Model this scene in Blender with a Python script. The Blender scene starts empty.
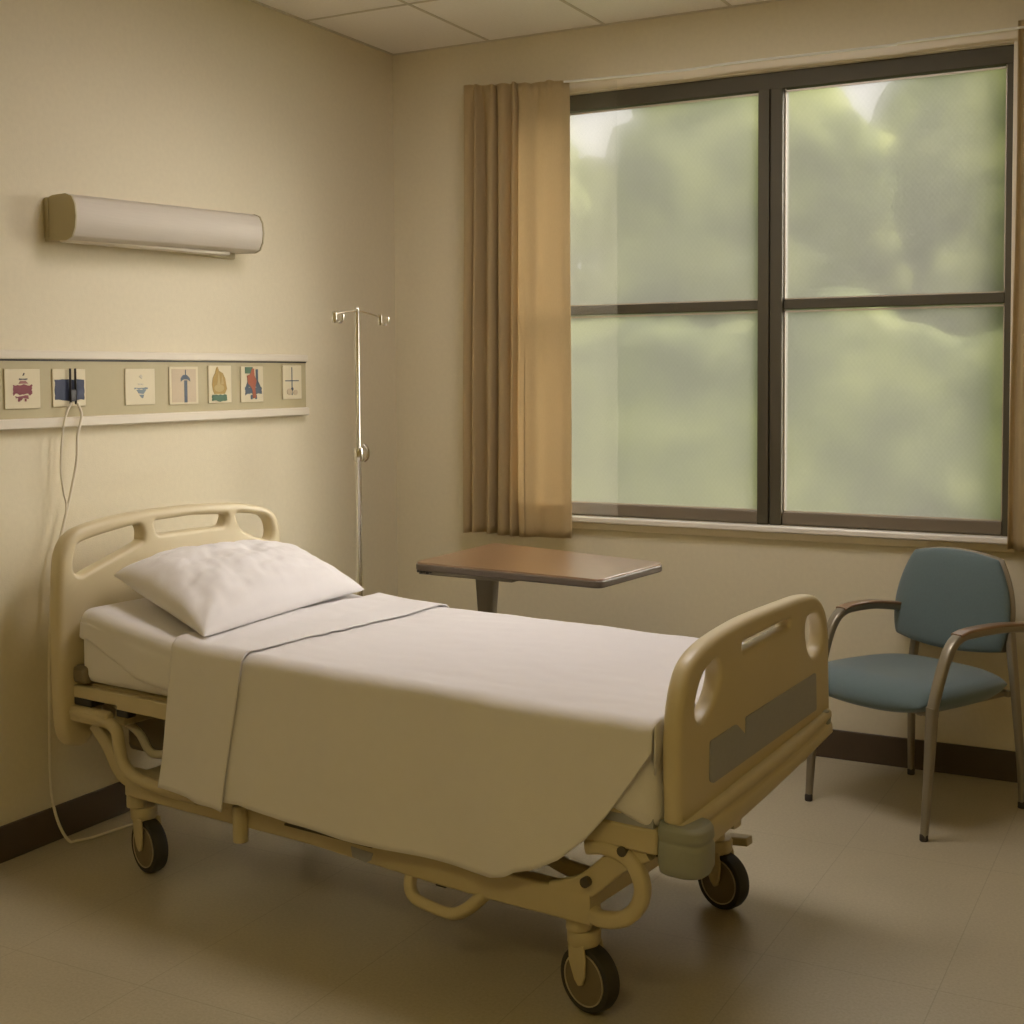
import bpy, bmesh, math, random
from mathutils import Vector, Matrix, noise
from math import sin, cos, pi, radians as R

sc = bpy.context.scene
COL = sc.collection
random.seed(7)

# ------------------------------------------------------------------ materials
def newmat(name):
    m = bpy.data.materials.new(name); m.use_nodes = True
    nt = m.node_tree; b = nt.nodes['Principled BSDF']
    return m, nt, b

def mat(name, col, rough=.5, metal=0, bump=0, scale=200, var=0, vscale=6, spec=.5, coat=0, sheen=0, trans=0, stretch=None):
    """plain procedural surface: base colour with slight mottling and fine bump"""
    m, nt, b = newmat(name)
    b.inputs['Base Color'].default_value = (*col, 1)
    b.inputs['Roughness'].default_value = rough
    b.inputs['Metallic'].default_value = metal
    b.inputs['Specular IOR Level'].default_value = spec
    b.inputs['Coat Weight'].default_value = coat
    b.inputs['Sheen Weight'].default_value = sheen
    tc = nt.nodes.new('ShaderNodeTexCoord')
    src = tc.outputs['Object']
    if stretch:
        mp = nt.nodes.new('ShaderNodeMapping'); mp.inputs['Scale'].default_value = stretch
        nt.links.new(src, mp.inputs['Vector']); src = mp.outputs['Vector']
    if var:
        n = nt.nodes.new('ShaderNodeTexNoise'); n.inputs['Scale'].default_value = vscale; n.inputs['Detail'].default_value = 5
        nt.links.new(src, n.inputs['Vector'])
        mx = nt.nodes.new('ShaderNodeMix'); mx.data_type = 'RGBA'
        mx.inputs['A'].default_value = (*[c*(1-var) for c in col], 1)
        mx.inputs['B'].default_value = (*[min(1, c*(1+var)) for c in col], 1)
        nt.links.new(n.outputs['Fac'], mx.inputs['Factor']); nt.links.new(mx.outputs['Result'], b.inputs['Base Color'])
    if bump:
        n = nt.nodes.new('ShaderNodeTexNoise'); n.inputs['Scale'].default_value = scale; n.inputs['Detail'].default_value = 3
        nt.links.new(src, n.inputs['Vector'])
        bp = nt.nodes.new('ShaderNodeBump'); bp.inputs['Strength'].default_value = bump; bp.inputs['Distance'].default_value = .002
        nt.links.new(n.outputs['Fac'], bp.inputs['Height']); nt.links.new(bp.outputs['Normal'], b.inputs['Normal'])
    return m

M = {}
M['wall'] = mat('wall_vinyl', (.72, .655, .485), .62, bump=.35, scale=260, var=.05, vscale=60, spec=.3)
M['bouncewall'] = mat('bounce_tan_wall', (.54, .44, .20), .6, bump=.3, scale=260, var=.05, vscale=60, spec=.3)  # tan invented for the unseen walls, so their bounce is warm and dim
M['baseboard'] = mat('baseboard_rubber', (.075, .05, .028), .5, var=.1, vscale=20)
M['plastic'] = mat('cream_plastic', (.60, .515, .33), .36, var=.03, vscale=8, spec=.5)
M['steel_cream'] = mat('cream_enamel', (.55, .47, .29), .42, var=.08, vscale=12, spec=.5)
M['bumper'] = mat('grey_bumper_rubber', (.29, .30, .25), .5, var=.05)
M['blue_panel'] = mat('grey_blue_label', (.34, .345, .37), .45, bump=.2, scale=500, var=.06, vscale=80)
M['sheet'] = mat('white_cotton', (.78, .755, .76), .85, bump=.5, scale=700, var=.02, vscale=30, spec=.2, sheen=.15)
M['sheet2'] = mat('white_pillow_cotton', (.79, .765, .77), .85, bump=.5, scale=600, var=.02, vscale=30, spec=.2, sheen=.15)
M['rubber'] = mat('dark_tyre', (.035, .03, .022), .55)
M['hub'] = mat('hub_brown', (.19, .15, .09), .5)
M['rim'] = mat('rim_metal', (.62, .56, .42), .3, metal=.6)
M['dark_metal'] = mat('dark_steel', (.10, .085, .06), .45, metal=.4)
M['chrome'] = mat('chrome', (.72, .70, .64), .22, metal=1)
M['alu'] = mat('brushed_aluminium', (.55, .50, .42), .58, metal=.1, stretch=(1, 1, 30), var=.06, vscale=10)
M['lamp_end'] = mat('lamp_end_cap', (.46, .40, .24), .5)
M['frame'] = mat('bronze_frame', (.075, .064, .036), .6, metal=.1)
M['frame_skylit'] = mat('bronze_rail_skylit', (.20, .165, .12), .42, metal=.3)  # frame bronze made lighter: sky reflection on the bottom rail put into the colour
M['bead'] = mat('glazing_bead', (.55, .48, .40), .4, metal=.3)
M['trim'] = mat('painted_trim', (.78, .70, .54), .4, spec=.5)
M['sill'] = mat('window_stool', (.82, .78, .70), .3)
M['rod'] = mat('curtain_wire', (.85, .84, .80), .3, metal=.4)
M['panel'] = mat('headwall_olive', (.43, .37, .21), .5, var=.04, vscale=30)
M['mould'] = mat('headwall_moulding', (.70, .64, .52), .4)
M['card'] = mat('card_paper', (.68, .61, .42), .6)
M['cord'] = mat('cord_vinyl', (.74, .68, .54), .45)
M['black'] = mat('black_plastic', (.03, .028, .028), .45)
M['fabric'] = mat('teal_upholstery', (.115, .165, .175), .75, bump=.5, scale=500, var=.08, vscale=120, sheen=.3, spec=.3)
M['shell'] = mat('chair_back_shell', (.26, .22, .15), .5)
M['chairleg'] = mat('chair_steel', (.30, .265, .20), .35, metal=.6)
M['arm'] = mat('armrest_wood', (.25, .15, .08), .32, var=.15, vscale=12, coat=.3, stretch=(3, 3, 20))
M['rubfoot'] = mat('rubber_foot', (.05, .04, .03), .7)
M['edge'] = mat('table_edge', (.11, .085, .06), .45)
M['column'] = mat('table_column', (.17, .145, .10), .4, metal=.4)
M['bark'] = mat('bark', (.14, .11, .07), .9, bump=.6, scale=12, var=.2)
M['lawn'] = mat('lawn', (.16, .22, .06), .95, var=.3, vscale=2)
for k, c in dict(navy=(.045, .06, .12), grey_ink=(.13, .12, .12), maroon=(.30, .06, .08), pink=(.50, .22, .20), sky=(.30, .38, .42), pale=(.62, .57, .45),
                 peach=(.60, .49, .33), gold=(.52, .34, .07), gold2=(.66, .50, .20), green=(.07, .17, .09), orange=(.50, .13, .05), slate=(.10, .14, .19)).items():
    M[k] = mat('ink_' + k, tuple(x*(.9 if k in ('peach', 'pale') else .66) for x in c), .6, var=.12, vscale=300)

def mat_ceiling():
    m, nt, b = newmat('ceiling_tile')
    b.inputs['Roughness'].default_value = .9
    N = nt.nodes; L = nt.links
    tc = N.new('ShaderNodeTexCoord')
    n = N.new('ShaderNodeTexNoise'); n.inputs['Scale'].default_value = 90; n.inputs['Detail'].default_value = 6
    L.new(tc.outputs['Object'], n.inputs['Vector'])
    mx = N.new('ShaderNodeMix'); mx.data_type = 'RGBA'
    mx.inputs['A'].default_value = (.84, .80, .73, 1); mx.inputs['B'].default_value = (.94, .91, .85, 1)
    L.new(n.outputs['Fac'], mx.inputs['Factor']); L.new(mx.outputs['Result'], b.inputs['Base Color'])
    bp = N.new('ShaderNodeBump'); bp.inputs['Strength'].default_value = .3; bp.inputs['Distance'].default_value = .003
    L.new(n.outputs['Fac'], bp.inputs['Height']); L.new(bp.outputs['Normal'], b.inputs['Normal'])
    return m
M['ceiling'] = mat_ceiling()
M['grid'] = mat('ceiling_grid', (.62, .57, .46), .6)

def mat_floor():
    m, nt, b = newmat('vinyl_floor')
    N = nt.nodes; L = nt.links
    b.inputs['Roughness'].default_value = .33
    b.inputs['Specular IOR Level'].default_value = .55
    tc = N.new('ShaderNodeTexCoord')
    n = N.new('ShaderNodeTexNoise'); n.inputs['Scale'].default_value = 130; n.inputs['Detail'].default_value = 6; n.inputs['Roughness'].default_value = .7
    n2 = N.new('ShaderNodeTexNoise'); n2.inputs['Scale'].default_value = 3; n2.inputs['Detail'].default_value = 4
    L.new(tc.outputs['Object'], n.inputs['Vector']); L.new(tc.outputs['Object'], n2.inputs['Vector'])
    mx = N.new('ShaderNodeMix'); mx.data_type = 'RGBA'
    mx.inputs['A'].default_value = (.34, .29, .18, 1); mx.inputs['B'].default_value = (.66, .59, .43, 1)
    L.new(n.outputs['Fac'], mx.inputs['Factor'])
    mx2 = N.new('ShaderNodeMix'); mx2.data_type = 'RGBA'; mx2.blend_type = 'MULTIPLY'; mx2.inputs['Factor'].default_value = .25
    L.new(mx.outputs['Result'], mx2.inputs['A']); L.new(n2.outputs['Fac'], mx2.inputs['B'])
    # thin seams between sheets of vinyl
    sp = N.new('ShaderNodeSeparateXYZ'); L.new(tc.outputs['Object'], sp.inputs[0])
    def seam(out, period, off, w):
        a = N.new('ShaderNodeMath'); a.operation = 'SUBTRACT'; a.inputs[1].default_value = off; L.new(out, a.inputs[0])
        p = N.new('ShaderNodeMath'); p.operation = 'PINGPONG'; p.inputs[1].default_value = period/2; L.new(a.outputs[0], p.inputs[0])
        c = N.new('ShaderNodeMath'); c.operation = 'LESS_THAN'; c.inputs[1].default_value = w; L.new(p.outputs[0], c.inputs[0])
        return c.outputs[0]
    s1 = seam(sp.outputs['X'], .4, 2.10, .0014); s2 = seam(sp.outputs['Y'], .8, -1.66, .0014)
    mm = N.new('ShaderNodeMath'); mm.operation = 'MAXIMUM'; L.new(s1, mm.inputs[0]); L.new(s2, mm.inputs[1])
    ms = N.new('ShaderNodeMath'); ms.operation = 'MULTIPLY'; ms.inputs[1].default_value = .3; L.new(mm.outputs[0], ms.inputs[0])
    mx3 = N.new('ShaderNodeMix'); mx3.data_type = 'RGBA'; mx3.inputs['B'].default_value = (.16, .13, .07, 1)
    L.new(ms.outputs[0], mx3.inputs['Factor']); L.new(mx2.outputs['Result'], mx3.inputs['A'])
    L.new(mx3.outputs['Result'], b.inputs['Base Color'])
    rr = N.new('ShaderNodeMapRange'); rr.inputs['To Min'].default_value = .26; rr.inputs['To Max'].default_value = .42
    L.new(n2.outputs['Fac'], rr.inputs['Value']); L.new(rr.outputs['Result'], b.inputs['Roughness'])
    bp = N.new('ShaderNodeBump'); bp.inputs['Strength'].default_value = .12; bp.inputs['Distance'].default_value = .001
    L.new(n.outputs['Fac'], bp.inputs['Height']); L.new(bp.outputs['Normal'], b.inputs['Normal'])
    return m
M['floor'] = mat_floor()

def mat_curtain():
    m, nt, b = newmat('curtain_cotton')
    N = nt.nodes; L = nt.links
    out = N['Material Output']
    tc = N.new('ShaderNodeTexCoord')
    mp = N.new('ShaderNodeMapping'); mp.inputs['Scale'].default_value = (260, 260, 60)
    L.new(tc.outputs['Object'], mp.inputs['Vector'])
    n = N.new('ShaderNodeTexNoise'); n.inputs['Scale'].default_value = 1; n.inputs['Detail'].default_value = 2
    L.new(mp.outputs['Vector'], n.inputs['Vector'])
    mx = N.new('ShaderNodeMix'); mx.data_type = 'RGBA'
    mx.inputs['A'].default_value = (.50, .40, .22, 1); mx.inputs['B'].default_value = (.62, .50, .29, 1)
    L.new(n.outputs['Fac'], mx.inputs['Factor'])
    d = N.new('ShaderNodeBsdfDiffuse'); t = N.new('ShaderNodeBsdfTranslucent')
    L.new(mx.outputs['Result'], d.inputs['Color']); t.inputs['Color'].default_value = (.74, .62, .44, 1)
    ms = N.new('ShaderNodeMixShader'); ms.inputs[0].default_value = .42
    L.new(d.outputs[0], ms.inputs[1]); L.new(t.outputs[0], ms.inputs[2]); L.new(ms.outputs[0], out.inputs['Surface'])
    return m
M['curtain'] = mat_curtain()

def mat_sheer():
    m, nt, b = newmat('sheer_voile')
    N = nt.nodes; L = nt.links
    tr = N.new('ShaderNodeBsdfTransparent'); t = N.new('ShaderNodeBsdfTranslucent'); t.inputs['Color'].default_value = (.85, .78, .68, 1)
    ms = N.new('ShaderNodeMixShader'); ms.inputs[0].default_value = .08
    L.new(tr.outputs[0], ms.inputs[1]); L.new(t.outputs[0], ms.inputs[2]); L.new(ms.outputs[0], N['Material Output'].inputs['Surface'])
    return m
M['sheer'] = mat_sheer()

def mat_glass():
    """patterned privacy glass: clear body, milky diagonal relief"""
    m, nt, b = newmat('patterned_glass')
    N = nt.nodes; L = nt.links
    tc = N.new('ShaderNodeTexCoord')
    def wave(ang, sc_):
        mp = N.new('ShaderNodeMapping'); mp.inputs['Rotation'].default_value = (0, ang, 0)
        L.new(tc.outputs['Object'], mp.inputs['Vector'])
        w = N.new('ShaderNodeTexWave'); w.inputs['Scale'].default_value = sc_; w.inputs['Distortion'].default_value = 2.5
        w.inputs['Detail'].default_value = 2; w.inputs['Detail Scale'].default_value = 6
        L.new(mp.outputs['Vector'], w.inputs['Vector']); return w.outputs['Fac']
    w1 = wave(R(38), 22); w2 = wave(R(-38), 22)
    n = N.new('ShaderNodeTexNoise'); n.inputs['Scale'].default_value = 110; n.inputs['Detail'].default_value = 4; n.inputs['Roughness'].default_value = .7
    L.new(tc.outputs['Object'], n.inputs['Vector'])
    a = N.new('ShaderNodeMath'); a.operation = 'ADD'; L.new(w1, a.inputs[0]); L.new(w2, a.inputs[1])
    a2 = N.new('ShaderNodeMath'); a2.operation = 'MULTIPLY_ADD'; a2.inputs[1].default_value = .20; L.new(a.outputs[0], a2.inputs[0]); L.new(n.outputs['Fac'], a2.inputs[2])
    r = N.new('ShaderNodeMapRange'); r.inputs['From Min'].default_value = .3; r.inputs['From Max'].default_value = 1.1
    r.inputs['To Min'].default_value = .045; r.inputs['To Max'].default_value = .12
    L.new(a2.outputs[0], r.inputs['Value'])
    tr = N.new('ShaderNodeBsdfTransparent'); tr.inputs['Color'].default_value = (.97, .97, .94, 1)
    rf = N.new('ShaderNodeBsdfRefraction'); rf.inputs['IOR'].default_value = 1.03; rf.inputs['Roughness'].default_value = .5; rf.inputs['Color'].default_value = (.97, .97, .94, 1)
    t = N.new('ShaderNodeBsdfTranslucent'); t.inputs['Color'].default_value = (.86, .84, .76, 1)
    m1 = N.new('ShaderNodeMixShader'); m1.inputs[0].default_value = .45
    L.new(tr.outputs[0], m1.inputs[1]); L.new(rf.outputs[0], m1.inputs[2])
    m2 = N.new('ShaderNodeMixShader'); L.new(r.outputs['Result'], m2.inputs[0]); L.new(m1.outputs[0], m2.inputs[1]); L.new(t.outputs[0], m2.inputs[2])
    L.new(m2.outputs[0], N['Material Output'].inputs['Surface'])
    return m
M['glass'] = mat_glass()

def mat_leaf(name, c1, c2, c3, s=1.9):
    m, nt, b = newmat(name)
    N = nt.nodes; L = nt.links
    tc = N.new('ShaderNodeTexCoord')
    n = N.new('ShaderNodeTexNoise'); n.inputs['Scale'].default_value = s; n.inputs['Detail'].default_value = 8; n.inputs['Roughness'].default_value = .62
    L.new(tc.outputs['Object'], n.inputs['Vector'])
    cr = N.new('ShaderNodeValToRGB'); e = cr.color_ramp.elements
    e[0].position = .40; e[0].color = (*c1, 1); e[1].position = .60; e[1].color = (*c3, 1)
    x = e.new(.5); x.color = (*c2, 1)
    L.new(n.outputs['Fac'], cr.inputs['Fac'])
    d = N.new('ShaderNodeBsdfDiffuse'); t = N.new('ShaderNodeBsdfTranslucent')
    L.new(cr.outputs['Color'], d.inputs['Color']); L.new(cr.outputs['Color'], t.inputs['Color'])
    ms = N.new('ShaderNodeMixShader'); ms.inputs[0].default_value = .45
    L.new(d.outputs[0], ms.inputs[1]); L.new(t.outputs[0], ms.inputs[2]); L.new(ms.outputs[0], N['Material Output'].inputs['Surface'])
    return m
M['leaf1'] = mat_leaf('leaves_olive', (.22, .26, .12), (.40, .44, .19), (.66, .69, .30))
M['leaf2'] = mat_leaf('leaves_green', (.20, .24, .12), (.36, .41, .19), (.62, .66, .30), 1.2)

def mat_wood():
    m, nt, b = newmat('table_laminate')
    N = nt.nodes; L = nt.links
    tc = N.new('ShaderNodeTexCoord'); mp = N.new('ShaderNodeMapping'); mp.inputs['Scale'].default_value = (3, 40, 40)
    L.new(tc.outputs['Object'], mp.inputs['Vector'])
    n = N.new('ShaderNodeTexNoise'); n.inputs['Scale'].default_value = 2; n.inputs['Detail'].default_value = 6
    L.new(mp.outputs['Vector'], n.inputs['Vector'])
    mx = N.new('ShaderNodeMix'); mx.data_type = 'RGBA'
    mx.inputs['A'].default_value = (.17, .095, .045, 1); mx.inputs['B'].default_value = (.27, .155, .075, 1)
    L.new(n.outputs['Fac'], mx.inputs['Factor']); L.new(mx.outputs['Result'], b.inputs['Base Color'])
    b.inputs['Roughness'].default_value = .3; b.inputs['Coat Weight'].default_value = .7; b.inputs['Coat Roughness'].default_value = .3
    return m
M['wood'] = mat_wood()

def mat_emit(name, col, s):
    m, nt, b = newmat(name)
    b.inputs['Emission Color'].default_value = (*col, 1); b.inputs['Emission Strength'].default_value = s
    b.inputs['Base Color'].default_value = (.8, .75, .6, 1)
    return m

# ------------------------------------------------------------------ object helpers
def empty(name, loc=(0, 0, 0), rz=0, label=None, cat=None, group=None):
    o = bpy.data.objects.new(name, None); COL.objects.link(o)
    o.location = loc; o.rotation_euler = (0, 0, rz); o.empty_display_size = .1
    if label: o['label'] = label
    if cat: o['category'] = cat
    if group: o['group'] = group
    return o

def link(name, bm, m, parent=None, bevel=0, smooth=40, segs=2, label=None, recalc=True, solid=0, subd=0):
    if recalc: bmesh.ops.recalc_face_normals(bm, faces=bm.faces)
    me = bpy.data.meshes.new(name); bm.to_mesh(me); bm.free()
    me.materials.append(M[m] if isinstance(m, str) else m)
    for p in me.polygons: p.use_smooth = True
    if smooth < 180: me.set_sharp_from_angle(angle=R(smooth))
    o = bpy.data.objects.new(name, me); COL.objects.link(o)
    if parent: o.parent = parent
    if solid:
        md = o.modifiers.new('thick', 'SOLIDIFY'); md.thickness = solid; md.offset = -1
    if bevel:
        md = o.modifiers.new('bevel', 'BEVEL'); md.width = bevel; md.segments = segs; md.limit_method = 'ANGLE'; md.angle_limit = R(35)
    if subd:
        md = o.modifiers.new('sub', 'SUBSURF'); md.levels = subd; md.render_levels = subd
    if label: o['label'] = label
    return o

def top(o, label, cat, group=None):
    o['label'] = label; o['category'] = cat
    if group: o['group'] = group
    return o

def struct(o):
    o['kind'] = 'structure'; return o

def box(bm, lo, hi, mtx=None):
    vs = [bm.verts.new((x, y, z)) for x in (lo[0], hi[0]) for y in (lo[1], hi[1]) for z in (lo[2], hi[2])]
    if mtx:
        for v in vs: v.co = mtx @ v.co
    for f in ((0, 1, 3, 2), (4, 6, 7, 5), (0, 4, 5, 1), (2, 3, 7, 6), (0, 2, 6, 4), (1, 5, 7, 3)):
        bm.faces.new([vs[i] for i in f])
    return vs

def B(lo, hi, mtx=None):
    bm = bmesh.new(); box(bm, lo, hi, mtx); return bm

def spline(pts, n=8):
    """Catmull-Rom through pts"""
    P = [Vector(p) for p in pts]; P = [P[0]*2-P[1]] + P + [P[-1]*2-P[-2]]; out = []
    for i in range(1, len(P)-2):
        for k in range(n):
            t = k/n; a, b, c, d = P[i-1], P[i], P[i+1], P[i+2]
            out.append(.5*((2*b)+(-a+c)*t+(2*a-5*b+4*c-d)*t*t+(-a+3*b-3*c+d)*t**3))
    out.append(P[-2]); return out

def sweep(bm, pts, prof, up=Vector((0, 0, 1)), close_path=False):
    """sweep a closed 2-D profile [(side, up)] (or f(t)->profile) along pts"""
    P = [Vector(p) for p in pts]; n = len(P); rings = []
    x = None
    for i, p in enumerate(P):
        t = (P[min(i+1, n-1)]-P[max(i-1, 0)]).normalized()
        if x is None:
            u = up if abs(t.dot(up)) < .95 else Vector((0, 1, 0))
            x = t.cross(u).normalized()
        else:
            x = (x-t*x.dot(t)).normalized()
        y = x.cross(t)
        pr = prof(i/(n-1)) if callable(prof) else prof
        rings.append([bm.verts.new(p+x*a+y*b) for a, b in pr])
    k = len(rings[0])
    for i in range(n-1):
        for j in range(k):
            bm.faces.new((rings[i][j], rings[i][(j+1) % k], rings[i+1][(j+1) % k], rings[i+1][j]))
    bm.faces.new(rings[0][::-1]); bm.faces.new(rings[-1])

def circ(r, n=12): return [(r*cos(2*pi*i/n), r*sin(2*pi*i/n)) for i in range(n)]
def rrect(w, h, r=.004, n=3):
    out = []
    for cx, cy, a0 in ((w/2-r, h/2-r, 0), (-w/2+r, h/2-r, 90), (-w/2+r, -h/2+r, 180), (w/2-r, -h/2+r, 270)):
        for i in range(n+1):
            a = R(a0+90*i/n); out.append((cx+r*cos(a), cy+r*sin(a)))
    return out

def tube(bm, pts, r, seg=12, smooth=8):
    sweep(bm, spline(pts, smooth) if smooth else pts, circ(r, seg))

def T(pts, r, seg=12, smooth=8):
    bm = bmesh.new(); tube(bm, pts, r, seg, smooth); return bm

def lathe(prof, seg=32, axis='Z', origin=(0, 0, 0), mtx=None, bm=None):
    bm = bm or bmesh.new(); rings = []
    for r, h in prof:
        ring = []
        for i in range(seg):
            a = 2*pi*i/seg; v = Vector((r*cos(a), r*sin(a), h))
            if axis == 'Y': v = Vector((v.x, v.z, v.y))
            if axis == 'X': v = Vector((v.z, v.x, v.y))
            v += Vector(origin)
            if mtx: v = mtx @ v
            ring.append(bm.verts.new(v))
        rings.append(ring)
    for a, b in zip(rings, rings[1:]):
        for i in range(seg): bm.faces.new((a[i], a[(i+1) % seg], b[(i+1) % seg], b[i]))
    bm.faces.new(rings[0][::-1]); bm.faces.new(rings[-1])
    return bm

class Raw(list): pass       # outline already rounded

def plate(name, outline, holes, depth, bev, mtx, m, parent, smoothpts=6, res=5, label=None):
    """flat moulded plate: smooth 2-D outline with holes, rounded rims; mtx maps (u, v, w) to the parent's space"""
    def signed(p): return sum(p[i][0]*p[(i+1) % len(p)][1]-p[(i+1) % len(p)][0]*p[i][1] for i in range(len(p)))
    bm = bmesh.new(); inner = []; loops = []
    for k, pl in enumerate([outline]+holes):
        raw = isinstance(pl, Raw); pl = [Vector(p) for p in pl]
        if (signed(pl) > 0) != (k == 0): pl = pl[::-1]
        n = len(pl); q = []
        for i in range(n):
            a, b, c, d = pl[i-1], pl[i], pl[(i+1) % n], pl[(i+2) % n]
            if raw:
                q.append(b); continue
            for j in range(smoothpts):
                t = j/smoothpts
                q.append(.5*((2*b)+(-a+c)*t+(2*a-5*b+4*c-d)*t*t+(-a+3*b-3*c+d)*t**3))
        n = len(q); nr = []
        for i in range(n):
            t = (q[(i+1) % n]-q[i-1]).normalized(); nr.append(Vector((-t.y, t.x)))     # points into the material
        rings = []
        bb = bev if k == 0 else bev*.75
        prof = [(bb*(1-cos(pi/2*i/res)) if i else 0, depth/2-bb+bb*sin(pi/2*i/res)) for i in range(res+1)]
        prof = [(bb*(1-cos(pi/2*(i/res))), depth/2-bb+bb*sin(pi/2*i/res)) for i in range(res+1)]
        full = [(o, -w_) for o, w_ in prof[::-1]]+prof
        for o, w_ in full: rings.append([bm.verts.new((*(q[i]+nr[i]*o), w_)) for i in range(n)])
        for r0, r1 in zip(rings, rings[1:]):
            for i in range(n): bm.faces.new((r0[i], r0[(i+1) % n], r1[(i+1) % n], r1[i]))
        loops.append(rings)
    from mathutils.geometry import delaunay_2d_cdt
    def inside(p, poly):
        c = False; n = len(poly)
        for i in range(n):
            a, b = poly[i], poly[i-1]
            if (a.y > p.y) != (b.y > p.y) and p.x < (b.x-a.x)*(p.y-a.y)/(b.y-a.y)+a.x: c = not c
        return c
    for e in (0, -1):
        vs = []; es = []; polys = []
        for rg in loops:
            o = len(vs); r_ = rg[e]; vs += r_; polys.append([v.co.xy for v in r_])
            es += [(o+i, o+(i+1) % len(r_)) for i in range(len(r_))]
        ov, oe, of, iv_, ie_, if_ = delaunay_2d_cdt([v.co.xy for v in vs], es, [], 0, 1e-7)
        for t in of:
            c = (ov[t[0]]+ov[t[1]]+ov[t[2]])/3
            if inside(c, polys[0]) and not any(inside(c, h) for h in polys[1:]):
                try: bm.faces.new([vs[iv_[i][0]] for i in t])
                except (ValueError, IndexError): pass
    for v in bm.verts: v.co = mtx @ v.co
    return link(name, bm, m, parent, smooth=38, label=label)

def rounded(pts, r, n=4):
    """round the corners of a polygon"""
    out = []; m = len(pts)
    for i in range(m):
        p0, p, p1 = Vector(pts[i-1]), Vector(pts[i]), Vector(pts[(i+1) % m])
        a = (p0-p); b = (p1-p); rr = min(r, a.length*.45, b.length*.45)
        A = p+a.normalized()*rr; C = p+b.normalized()*rr
        for k in range(n+1):
            t = k/n; out.append(tuple((A*(1-t)**2+p*2*t*(1-t)+C*t*t)))
    return Raw(out)

def nz(x, y, z, s=1.0): return noise.noise(Vector((x*s, y*s, z*s)))

# ------------------------------------------------------------------ room shell
RX, RY, RH = 4.3, -6.2, 2.7
WX0, WX1, WZ0, WZ1 = .60, 2.425, .825, 2.452     # window opening
bm = B((-.12, RY-.12, -.12), (RX+.12, .16, 0)); struct(link('floor', bm, 'floor'))
bm = B((-.12, RY-.12, RH), (RX+.12, .16, RH+.12)); ceiling = struct(link('ceiling', bm, 'ceiling'))
bm = bmesh.new()
for k in range(-1, 9):
    x = .46+.5*k
    if 0 < x < RX: box(bm, (x-.006, RY, RH-.0025), (x+.006, 0, RH+.001))
for k in range(0, 11):
    y = -.6*k
    if k: box(bm, (0, y-.006, RH-.0025), (RX, y+.006, RH+.001))
box(bm, (0, RY, RH-.004), (.012, 0, RH+.001)); box(bm, (0, -.012, RH-.004), (RX, 0, RH+.001))
link('ceiling_grid', bm, 'grid', ceiling)
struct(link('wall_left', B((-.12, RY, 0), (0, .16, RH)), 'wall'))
struct(link('wall_right', B((RX, RY, 0), (RX+.12, .16, RH)), 'bouncewall'))
struct(link('wall_front', B((0, RY-.12, 0), (RX, RY, RH)), 'bouncewall'))
bm = bmesh.new()
for lo, hi in (((0, 0, 0), (WX0, .16, RH)), ((WX1, 0, 0), (RX, .16, RH)), ((WX0, 0, 0), (WX1, .16, WZ0)), ((WX0, 0, WZ1), (WX1, .16, RH))):
    box(bm, lo, hi)
struct(link('wall_back', bm, 'wall'))
struct(link('baseboard_left', B((0, RY, 0), (.011, 0, .104)), 'baseboard', bevel=.003))
struct(link('baseboard_back', B((.011, -.011, 0), (RX, 0, .104)), 'baseboard', bevel=.003))

# window
win = struct(empty('window_1', (WX0, 0, WZ0)))
def wl(lo, hi): return (lo[0]-WX0, lo[1], lo[2]-WZ0), (hi[0]-WX0, hi[1], hi[2]-WZ0)
def wpart(name, boxes, m, bevel=.002):
    bm = bmesh.new()
    for lo, hi in boxes: box(bm, *wl(lo, hi))
    return link(name, bm, m, win, bevel=bevel)
wpart('window_frame', [((WX0, .015, 2.392), (WX1, .085, WZ1)), ((WX0, .015, WZ0), (WX0+.03, .085, 2.392)), ((2.402, .015, WZ0), (WX1, .085, 2.392))], 'frame')
wpart('window_mullion', [((1.558, .005, WZ0), (1.599, .085, 2.392)), ((1.605, .005, WZ0), (1.648, .085, 2.392)), ((1.595, .02, WZ0), (1.61, .08, 2.392))], 'frame')
wpart('bottom_rail', [((WX0+.03, .012, WZ0+.002), (1.556, .085, .872)), ((1.65, .012, WZ0+.002), (2.401, .085, .872))], 'frame_skylit')
wpart('meeting_rail', [((WX0+.03, .02, 1.606), (1.556, .08, 1.640)), ((1.65, .02, 1.606), (2.401, .08, 1.640))], 'frame')
beads = []
for x0, x1 in ((WX0+.03, 1.557), (1.649, 2.402)):
    for z0, z1 in ((.872, 1.606), (1.640, 2.392)):
        beads += [((x0, .028, z1-.012), (x1, .034, z1-.006)), ((x0, .028, z0), (x1, .034, z0+.005)), ((x0, .028, z0), (x0+.005, .034, z1)), ((x1-.005, .028, z0), (x1, .034, z1))]
        wpart('window_pane', [((x0-.005, .05, z0-.005), (x1+.005, .054, z1+.005))], 'glass', 0)
wpart('glazing_bead', beads, 'bead', 0)
wpart('window_casing', [((WX0-.04, -.012, WZ1+.002), (WX1+.022, .03, WZ1+.036)), ((WX1, -.012, WZ0), (WX1+.022, .03, WZ1+.002)), ((WX0-.04, -.012, WZ0), (WX0, .03, WZ1+.002))], 'trim')
wpart('window_sill', [((WX0-.05, -.045, WZ0-.022), (WX1+.03, .012, WZ0))], 'sill', .005)
wpart('window_apron', [((WX0-.04, -.02, WZ0-.05), (WX1+.022, 0, WZ0-.024))], 'trim', .003)

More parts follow.
